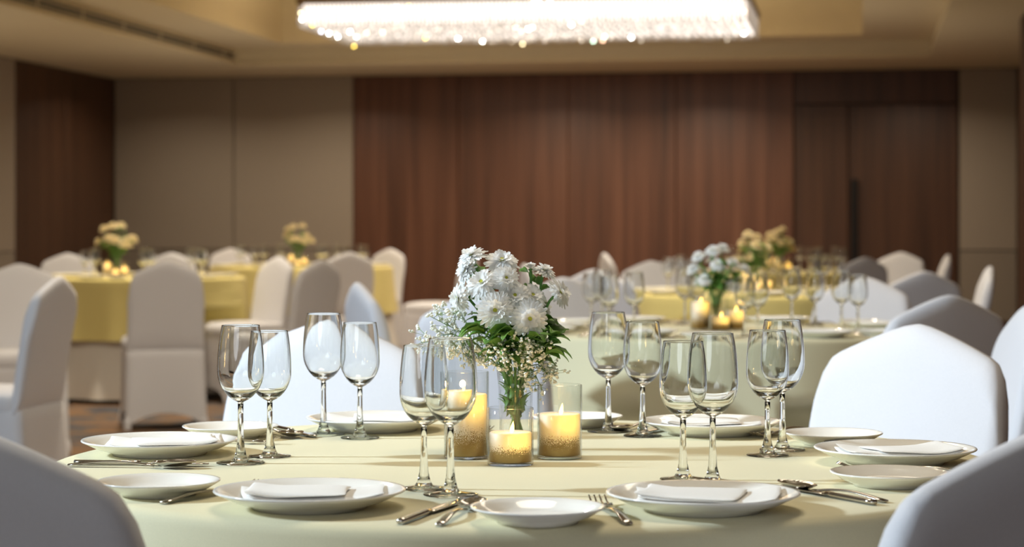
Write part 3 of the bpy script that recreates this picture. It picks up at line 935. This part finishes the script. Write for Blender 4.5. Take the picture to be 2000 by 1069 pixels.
def mum(base, head, nrm, rad, label, group, cam_up=None, seed=0, bud=False, cream=False, nleaf=4, vz=0.0):
    """base: world point in the vase foot; head: world point of the bloom; nrm: world facing"""
    rng = random.Random(seed * 7 + 1)
    base, head, nrm = Vector(base), Vector(head), Vector(nrm).normalized()
    t = thing('chrysanthemum', label, 'flower', base, 0, group)
    q = nrm.to_track_quat('Z', 'Y').to_euler()
    hl = head - base
    me = BUD if bud else ((BLOOMC if cream else BLOOM)[seed % (2 if cream else 3)])
    p = ob('petals', me, t, hl, q, rad)
    ob('disc', DISC, t, hl, q, rad * (.6 if bud else .9)); ob('calyx', CALYX, t, hl, q, rad)
    # stem: through the vase mouth, bending up into the back of the bloom
    hb = hl - nrm * rad * .25
    out = Vector((hl.x, hl.y, 0))
    mo = out.normalized() * min(VASE_R * .7, out.length * .5) if out.length > .002 else Vector((0, 0, 0))
    mouth = Vector((mo.x, mo.y, VASE_H - .005))
    foot = Vector((-mo.x * .55, -mo.y * .55, .012 + rng.uniform(0, .01)))
    pts = [foot, foot.lerp(mouth, .5), mouth]
    c1 = mouth + (mouth - foot).normalized() * (hb - mouth).length * .45
    c2 = hb - nrm * rad * .9
    for k in range(1, 7):
        s = k / 6
        a = mouth.lerp(c1, s); b = c1.lerp(c2, s); c = c2.lerp(hb, s)
        pts.append(a.lerp(b, s).lerp(b.lerp(c, s), s))
    m = MB(); m.tube(pts, [.0019] * (len(pts) - 1) + [.0023], 7)
    so = ob('stem', m.mesh('stem', M_STEM), t)
    for k in range(nleaf):
        s = rng.uniform(.15, .8)
        i = 2 + min(5, int(s * 6))
        pp = pts[i].lerp(pts[min(i + 1, len(pts) - 1)], rng.random())
        an = rng.uniform(0, 6.28)
        ob('leaf', LEAVES[rng.randrange(3)], so, pp, (rng.uniform(-.7, .7), rng.uniform(-1.0, .3), an), rng.uniform(.55, .95))
    for k in range(2):
        pp = foot.lerp(mouth, rng.uniform(.3, .75)); an = rng.uniform(0, 6.28)
        dirv = Vector((math.cos(an), math.sin(an), 0))
        ob('leaf', LEAVES[2], so, pp * .3 + Vector((0, 0, pp.z * .7)) - dirv * .006, (rng.uniform(-1, 1), -1.15, an), .75)
    return t

def gyp(base, tips, label, group, seed, n_sub=9, size=.0024):
    """gypsophila spray: stems as one part, florets as uncountable stuff"""
    rng = random.Random(seed); base = Vector(base)
    t = thing('gypsophila_spray', label, 'flower spray', base, 0, group)
    st = MB(); fl = MB()
    ico_v = []; 
    bm = bmesh.new(); bmesh.ops.create_icosphere(bm, subdivisions=1, radius=1)
    iv = [v.co.copy() for v in bm.verts]; iff = [tuple(v.index for v in f.verts) for f in bm.faces]; bm.free()
    def floret(p, s):
        for k in range(4):
            o = Vector((rng.gauss(0, 1), rng.gauss(0, 1), rng.gauss(0, 1))) * s * .5
            M = Matrix.Translation(p + o) @ Matrix.Rotation(rng.random() * 6, 4, 'X') @ Matrix.Diagonal((s * .75, s * .75, s * .45, 1))
            fl.add(iv, iff, M)
    for tip in tips:
        tip = Vector(tip) - base
        mouth = Vector((tip.x, tip.y, 0)).normalized() * VASE_R * .75 + Vector((0, 0, VASE_H - .004))
        foot = Vector((-mouth.x * .4, -mouth.y * .4, .03))
        mid = mouth.lerp(tip, .5) + Vector((0, 0, .012))
        pts = [foot, mouth, mouth.lerp(mid, .5) + Vector((0, 0, .003)), mid, mid.lerp(tip, .6), tip]
        st.tube(pts, [.0011, .0010, .0009, .0008, .0006, .0005], 5)
        floret(tip, size * 1.2)
        for k in range(n_sub):
            s = rng.uniform(.25, 1.0)
            a = mouth.lerp(mid, s * 2) if s < .5 else mid.lerp(tip, (s - .5) * 2)
            dr_ = (tip - mouth).normalized()
            sd = (dr_ * .5 + Vector((rng.gauss(0, 1), rng.gauss(0, 1), rng.gauss(0, 1))).normalized()).normalized()
            ln = rng.uniform(.014, .032)
            e = a + sd * ln
            st.tube([a, a.lerp(e, .5) + Vector((0, 0, .002)), e], [.0005, .0004, .0003], 4)
            floret(e, size * rng.uniform(.8, 1.3))
            for w in range(3):
                f2 = a.lerp(e, rng.uniform(.4, .9)) + Vector((rng.gauss(0, 1), rng.gauss(0, 1), rng.gauss(0, 1))) * .0075
                st.tube([a.lerp(e, .45), f2], [.0003, .00025], 3); floret(f2, size * rng.uniform(.6, 1.1))
    ob('stems', st.mesh('stems', M_TWIG), t)
    f_ = ob('florets', fl.mesh('florets', M_GYP), t); f_['kind'] = 'stuff'
    return t

# ------------------------------------------------------------------ FRONT TABLE
TX, TY = .016, 2.71
table(TX, TY, 'the sharp front table', 1)

# dinner plates, bread plates, glasses: measured place by place
NAME = {'L': 'left end of the front table', 'FL': 'near left place of the front table', 'FR': 'near right place of the front table',
        'R': 'right end of the front table', 'BR': 'far right place of the front table', 'BL': 'far left place of the front table'}
PLATES = {'L': (312, 860), 'FL': (605, 958), 'FR': (1373, 963), 'R': (1748, 876), 'BR': (1389, 823), 'BL': (733, 816)}
BREAD = {'L': (450, 833), 'FL': (311, 940), 'FR': (1050, 991), 'R': (1737, 923), 'BR': (1627, 846), 'BL': (1128, 813)}
GLASS = {'L': ((470, 906), (527, 893)), 'FL': ((880, 968), (828, 956)), 'FR': ((1392, 944), (1334, 938)), 'R': ((1528, 880), (1499, 891)),
         'BR': ((1188, 844), (1255, 853)), 'BL': ((632, 850), (703, 857))}
NROT = {'L': 8, 'FL': 4, 'FR': -8, 'R': 5, 'BR': 172, 'BL': 185}
for i, k in enumerate(('L', 'FL', 'FR', 'R', 'BR', 'BL')):
    X, Y = onz(*PLATES[k], ZT + .0188)
    tag(ob('dinner_plate', PL_D, None, W(X, Y, ZT + .0006)), 'white dinner plate under a napkin, ' + NAME[k], 'plate', 'dinner plates on the front table')
    tag(ob('napkin', NAPS[i % 4], None, W(X + .004, Y, ZT + .0072), (0, 0, YAW + math.radians(NROT[k]))), 'folded white linen napkin, ' + NAME[k], 'napkin', 'napkins on the front table')
    X, Y = onz(*BREAD[k], ZT + .016)
    tag(ob('bread_plate', PL_B, None, W(X, Y, ZT + .0006)), 'small empty white bread plate, ' + NAME[k], 'plate', 'bread plates on the front table')
    X, Y = onz(*GLASS[k][0], ZT); wine_glass(X, Y, True, 'larger empty wine glass of the pair, ' + NAME[k], 'wine glasses on the front table')
    X, Y = onz(*GLASS[k][1], ZT); wine_glass(X, Y, False, 'smaller empty wine glass of the pair, ' + NAME[k], 'wine glasses on the front table')
CUT = {  # handle end -> tip, camera-aligned metres
    'L': (((-.490, 2.955), (-.33, 2.925)), ((-.556, 2.668), (-.39, 2.655)), ((-.560, 2.650), (-.397, 2.628))),
    'FL': (((-.381, 2.285), (-.295, 2.42)), ((-.1135, 2.126), (-.062, 2.285)), ((-.073, 2.115), (-.039, 2.27))),
    'FR': (((.1180, 2.122), (.092, 2.29)), ((.393, 2.275), (.315, 2.42)), ((.409, 2.297), (.320, 2.415))),
    'R': (((.565, 2.562), (.404, 2.612)), ((.585, 2.865), (.418, 2.835)), ((.590, 2.90), (.425, 2.868))),
    'BR': (((.445, 3.135), (.345, 3.005)), ((.262, 3.20), (.183, 3.055)), ((.225, 3.225), (.150, 3.085))),
    'BL': (((-.085, 3.25), (-.035, 3.09)), ((-.365, 3.165), (-.285, 3.02)), ((-.385, 3.135), (-.305, 2.995)))}
for k, (fk, kn, sp) in CUT.items():
    cutlery('dinner_fork', *fk[0], *fk[1], 'steel fork, ' + NAME[k], 'cutlery on the front table')
    cutlery('table_knife', *kn[0], *kn[1], 'steel knife beside a spoon, ' + NAME[k], 'cutlery on the front table')
    cutlery('soup_spoon', *sp[0], *sp[1], 'steel spoon beside a knife, ' + NAME[k], 'cutlery on the front table')
X, Y = onz(997, 908, ZT); candle(X, Y, 'short', 'short glittered candle in a glass cylinder in front of the white bouquet', 'candles on the front table')
X, Y = onz(1093, 895, ZT); candle(X, Y, 'medium', 'medium glittered candle in a glass cylinder right of the white bouquet', 'candles on the front table')
X, Y = onz(911, 895, ZT); candle(X, Y, 'tall', 'tall glittered candle in a glass cylinder left of the white bouquet', 'candles on the front table')
VX, VY = onz(1007, 879, ZT)
vb = W(VX, VY, ZT + .0005)
tag(ob('flower_vase', VASE, None, vb), 'clear glass vase holding the white bouquet on the front table', 'vase')
# px, py, depth offset, facing (right, up, towards camera), radius px, where
BL_ = [(922, 503, -.000, (-.35, .85, .25), 33, 'tilted upward at the top left'),
       (980, 514, -.005, (.05, .75, .6), 36, 'at the very top'),
       (912, 532, .004, (-.8, .45, .3), 31, 'facing left below the top left bloom'),
       (943, 556, -.030, (-.3, .6, .75), 38, 'fluffy, left of the middle'),
       (988, 545, -.038, (.15, .35, .95), 29, 'small with a green eye, just under the top bloom'),
       (899, 583, -.020, (-.85, -.1, .5), 31, 'at the far left, seen from the side'),
       (968, 607, -.058, (-.05, .1, 1.0), 40, 'with a yellow-green eye facing us at lower left'),
       (1005, 580, -.035, (.1, .4, .9), 34, 'in the middle of the cluster'),
       (1034, 622, -.060, (.12, -.02, 1.0), 39, 'with a yellow eye facing us at lower right'),
       (1038, 580, -.015, (.35, .5, .7), 32, 'right of the middle, behind the lower right bloom'),
       (1062, 532, .005, (.3, .85, .2), 27, 'on a single stalk at the upper right'),
       (1036, 526, .000, (-.1, .95, .25), 17, 'a half-open bud at the upper right'),
       (1091, 573, -.010, (.75, .45, .35), 33, 'leaning out at the far right'),
       (1057, 601, .012, (.6, .5, .4), 27, 'tucked behind on the right')]
for i, (px, py, dy, fc, rp, where) in enumerate(BL_):
    Yd = VY + dy
    x, y, z = atd(px, py, Yd)
    n = DV(fc[0], -fc[2], fc[1])
    lab = 'white chrysanthemum ' + where + ' of the front bouquet'
    mum(vb, W(x, y, z), n, rp / F * Yd, lab, 'chrysanthemums in the front bouquet', seed=i, bud=(i == 11), nleaf=5)
def tipw(px, py, dy): x, y, z = atd(px, py, VY + dy); return W(x, y, z)
gyp(vb, [tipw(840, 618, -.02), tipw(838, 668, -.03), tipw(862, 645, .0), tipw(885, 610, .01), tipw(890, 690, -.045)], "thin spray of tiny white baby's breath reaching left from the front bouquet", 'sprays in the front bouquet', 5, 12, .0033)
gyp(vb, [tipw(1012, 690, -.07), tipw(1045, 705, -.065), tipw(1072, 735, -.03), tipw(985, 705, -.06), tipw(1060, 680, -.05), tipw(1060, 765, -.035), tipw(965, 680, -.065)], "dense spray of tiny white baby's breath hanging low over the front vase", 'sprays in the front bouquet', 6, 12)
# leafy branch leaning right
def foliage(vb, tips, label, seed, group):
    rng = random.Random(seed); t = thing('leafy_branch', label, 'foliage', vb, 0, group)
    m = MB()
    for tip in tips:
        tp = Vector(tip) - vb
        mouth = Vector((tp.x, tp.y, 0)).normalized() * VASE_R * .6 + Vector((0, 0, VASE_H - .004)); foot = Vector((-mouth.x * .5, -mouth.y * .5, .02))
        pts = [foot, mouth, mouth.lerp(tp, .5) + Vector((0, 0, .008)), tp]
        m.tube(pts, [.0014, .0013, .0011, .0007], 6)
        d = tp - mouth; an0 = math.atan2(d.y, d.x)
        for k in range(9):
            s = rng.uniform(.1, 1.0)
            ob('leaf', LEAVES[rng.randrange(3)], t, mouth.lerp(tp, s) + Vector((0, 0, .004)), (rng.uniform(-.6, .6), rng.uniform(-.7, .25), an0 + rng.uniform(-1.5, 1.5)), rng.uniform(.7, 1.1))
    for k in range(12):
        an = rng.uniform(0, 6.28); rr = rng.uniform(.006, .017)
        ob('leaf', LEAVES[rng.randrange(3)], t, (rr * math.cos(an), rr * math.sin(an), rng.uniform(.03, .085)), (rng.uniform(-.4, .4), -1.3, an), .75)
    ob('stem', m.mesh('stem', M_STEM), t)
foliage(vb, [tipw(1078, 665, -.03), tipw(1072, 690, -.045), tipw(1060, 640, .0)], 'glossy green leafy branch leaning right out of the front vase', 2, 'greenery in the front bouquet')
foliage(vb, [tipw(945, 650, -.04), tipw(1000, 655, -.07), tipw(1030, 670, -.06), tipw(965, 680, -.06), tipw(1015, 625, -.02), tipw(975, 640, .03)], 'green foliage filling the middle below the front bouquet blooms', 3, 'greenery in the front bouquet')

# ------------------------------------------------------------------ background tables
def settings(X, Y, desc, angs, rot_seed, cut=False, R=R0, glasses=None):
    rng = random.Random(rot_seed)
    for a in angs:
        r = math.radians(a)      # 0 = right, 90 = far, 270 = near
        out = Vector((math.cos(r), math.sin(r))); lf = Vector((out.y, -out.x))   # left hand of the diner facing the centre
        lx = 'right' if math.cos(r) > .3 else ('left' if math.cos(r) < -.3 else 'middle')
        ly = 'far' if math.sin(r) > .3 else ('near' if math.sin(r) < -.3 else 'outer')
        nm = f'{ly} {lx} place of {desc}'
        lf = Vector((out.y, -out.x)) * -1
        P = lambda o, s: (X + out.x * o + lf.x * s, Y + out.y * o + lf.y * s)
        p = P(R - .125, 0)
        tag(ob('dinner_plate', PL_D, None, W(*p, ZT + .0006)), 'dinner plate at the ' + nm, 'plate', 'dinner plates on ' + desc)
        tag(ob('napkin', NAPS[rng.randrange(4)], None, W(*p, ZT + .0072), (0, 0, YAW + r + math.pi / 2)), 'folded napkin at the ' + nm, 'napkin', 'napkins on ' + desc)
        p = P(R - .115, .205)
        tag(ob('bread_plate', PL_B, None, W(*p, ZT + .0006)), 'small bread plate at the ' + nm, 'plate', 'bread plates on ' + desc)
        p = P(R - .27, -.10); wine_glass(*p, True, 'larger wine glass at the ' + nm, 'wine glasses on ' + desc)
        p = P(R - .24, -.165); wine_glass(*p, False, 'smaller wine glass at the ' + nm, 'wine glasses on ' + desc)
        if cut:
            h_, t_ = P(R - .06, .122), P(R - .23, .122); cutlery('dinner_fork', *h_, *t_, 'fork at the ' + nm, 'cutlery on ' + desc)
            h_, t_ = P(R - .06, -.125), P(R - .23, -.122); cutlery('table_knife', *h_, *t_, 'knife at the ' + nm, 'cutlery on ' + desc)
            h_, t_ = P(R - .05, -.155), P(R - .22, -.152); cutlery('soup_spoon', *h_, *t_, 'spoon at the ' + nm, 'cutlery on ' + desc)

def centrepiece(X, Y, desc, seed, sc=1.0, cream=False):
    rng = random.Random(seed)
    b = W(X, Y, ZT + .0005)
    tag(ob('flower_vase', VASE, None, b), 'clear glass flower vase on ' + desc, 'vase', 'vases on the other tables')
    WHR = ['upper left', 'top left', 'topmost', 'upper right', 'far left', 'lower left', 'lower middle', 'lower right', 'far right', 'rear middle', 'rear right', 'rear left']
    hd = [(-.055, 0, .225), (-.02, -.02, .245), (.02, .015, .25), (.055, -.01, .225), (-.075, .01, .185), (-.035, -.045, .19), (.005, -.055, .2), (.04, -.045, .185), (.08, .0, .175), (-.01, .04, .225), (.05, .04, .2), (-.05, .045, .2)]
    for i, (x, y, z) in enumerate(hd):
        x += rng.uniform(-.008, .008); z += rng.uniform(-.055, .015) if i > 2 else rng.uniform(-.01, .01)
        n = DV(x * 5, y * 5 - .25, .55)
        mum(b, b + DV(x * sc, y * sc, z * (1 + (sc - 1) * .8)), n, .026 * sc, f"{'cream' if cream else 'white'} chrysanthemum, {WHR[i]} in the bouquet on {desc}", 'chrysanthemums on ' + desc, seed=i + seed, cream=cream, nleaf=6)
    tips = [b + DV(sx * .065 * sc, sy * .07, zz * sc) for sx, sy, zz in ((-1, -.4, .16), (1, -.3, .16), (0, -1, .15), (.6, -.9, .19), (-.6, -.9, .19), (.2, -.8, .21))]
    foliage(b, tips, 'green foliage in the blurred bouquet on ' + desc, seed + 50, 'greenery on the other tables')
    for (dx, dy, k) in ((.004, -.082, 'short'), (.05, -.042, 'medium'), (-.05, -.042, 'tall')):
        candle(X + dx * 1.05, Y + dy, k, f'{k} glowing candle in a glass cylinder on {desc}', 'candles on ' + desc, lit=False)

T2 = ((1405 - 1000) / F * 6.25, 6.25); D2 = 'the second table on the right'
T3 = ((1472 - 1000) / F * 9.9, 9.9); D3 = 'the third table on the right'
T4 = ((1530 - 1000) / F * 14.6, 14.6); D4 = 'the farthest right table by the door'
TA = ((283 - 1000) / F * 13.2, 13.2); DA = 'the nearer left table'
TB = ((589 - 1000) / F * 17.0, 17.0); DB = 'the farthest left table'
table(*T2, D2, 12); table(*T3, D3, 23, R0, M_OVER_WARM); table(*T4, D4, 34, R0, M_OVER_WARM); table(*TA, DA, 45, .63, M_OVER_WARM); table(*TB, DB, 56, .74, M_OVER_WARM)
six = (15, 75, 135, 195, 255, 315)
settings(*T2, D2, (8, 62, 118, 180, 238, 298), 2, True)
settings(*T3, D3, (30, 90, 150, 210, 270, 330), 3)
settings(*T4, D4, (20, 80, 140, 200, 260, 320), 4)
settings(*TA, DA, (5, 62, 118, 176, 240, 302), 5)
settings(*TB, DB, (10, 70, 130, 190, 250, 310), 6, R=.74)
centrepiece(T2[0] - .005, T2[1] + .04, D2, 11, .95)
centrepiece(*T3, D3, 22, 1.1, True)
centrepiece(T4[0] - .03, T4[1], D4, 33, 1.2, True)
centrepiece((228 - 1000) / F * 13.3, 13.3, DA, 44, 1.42, True)
centrepiece(TB[0] - .03, TB[1], DB, 55, 1.35, True)
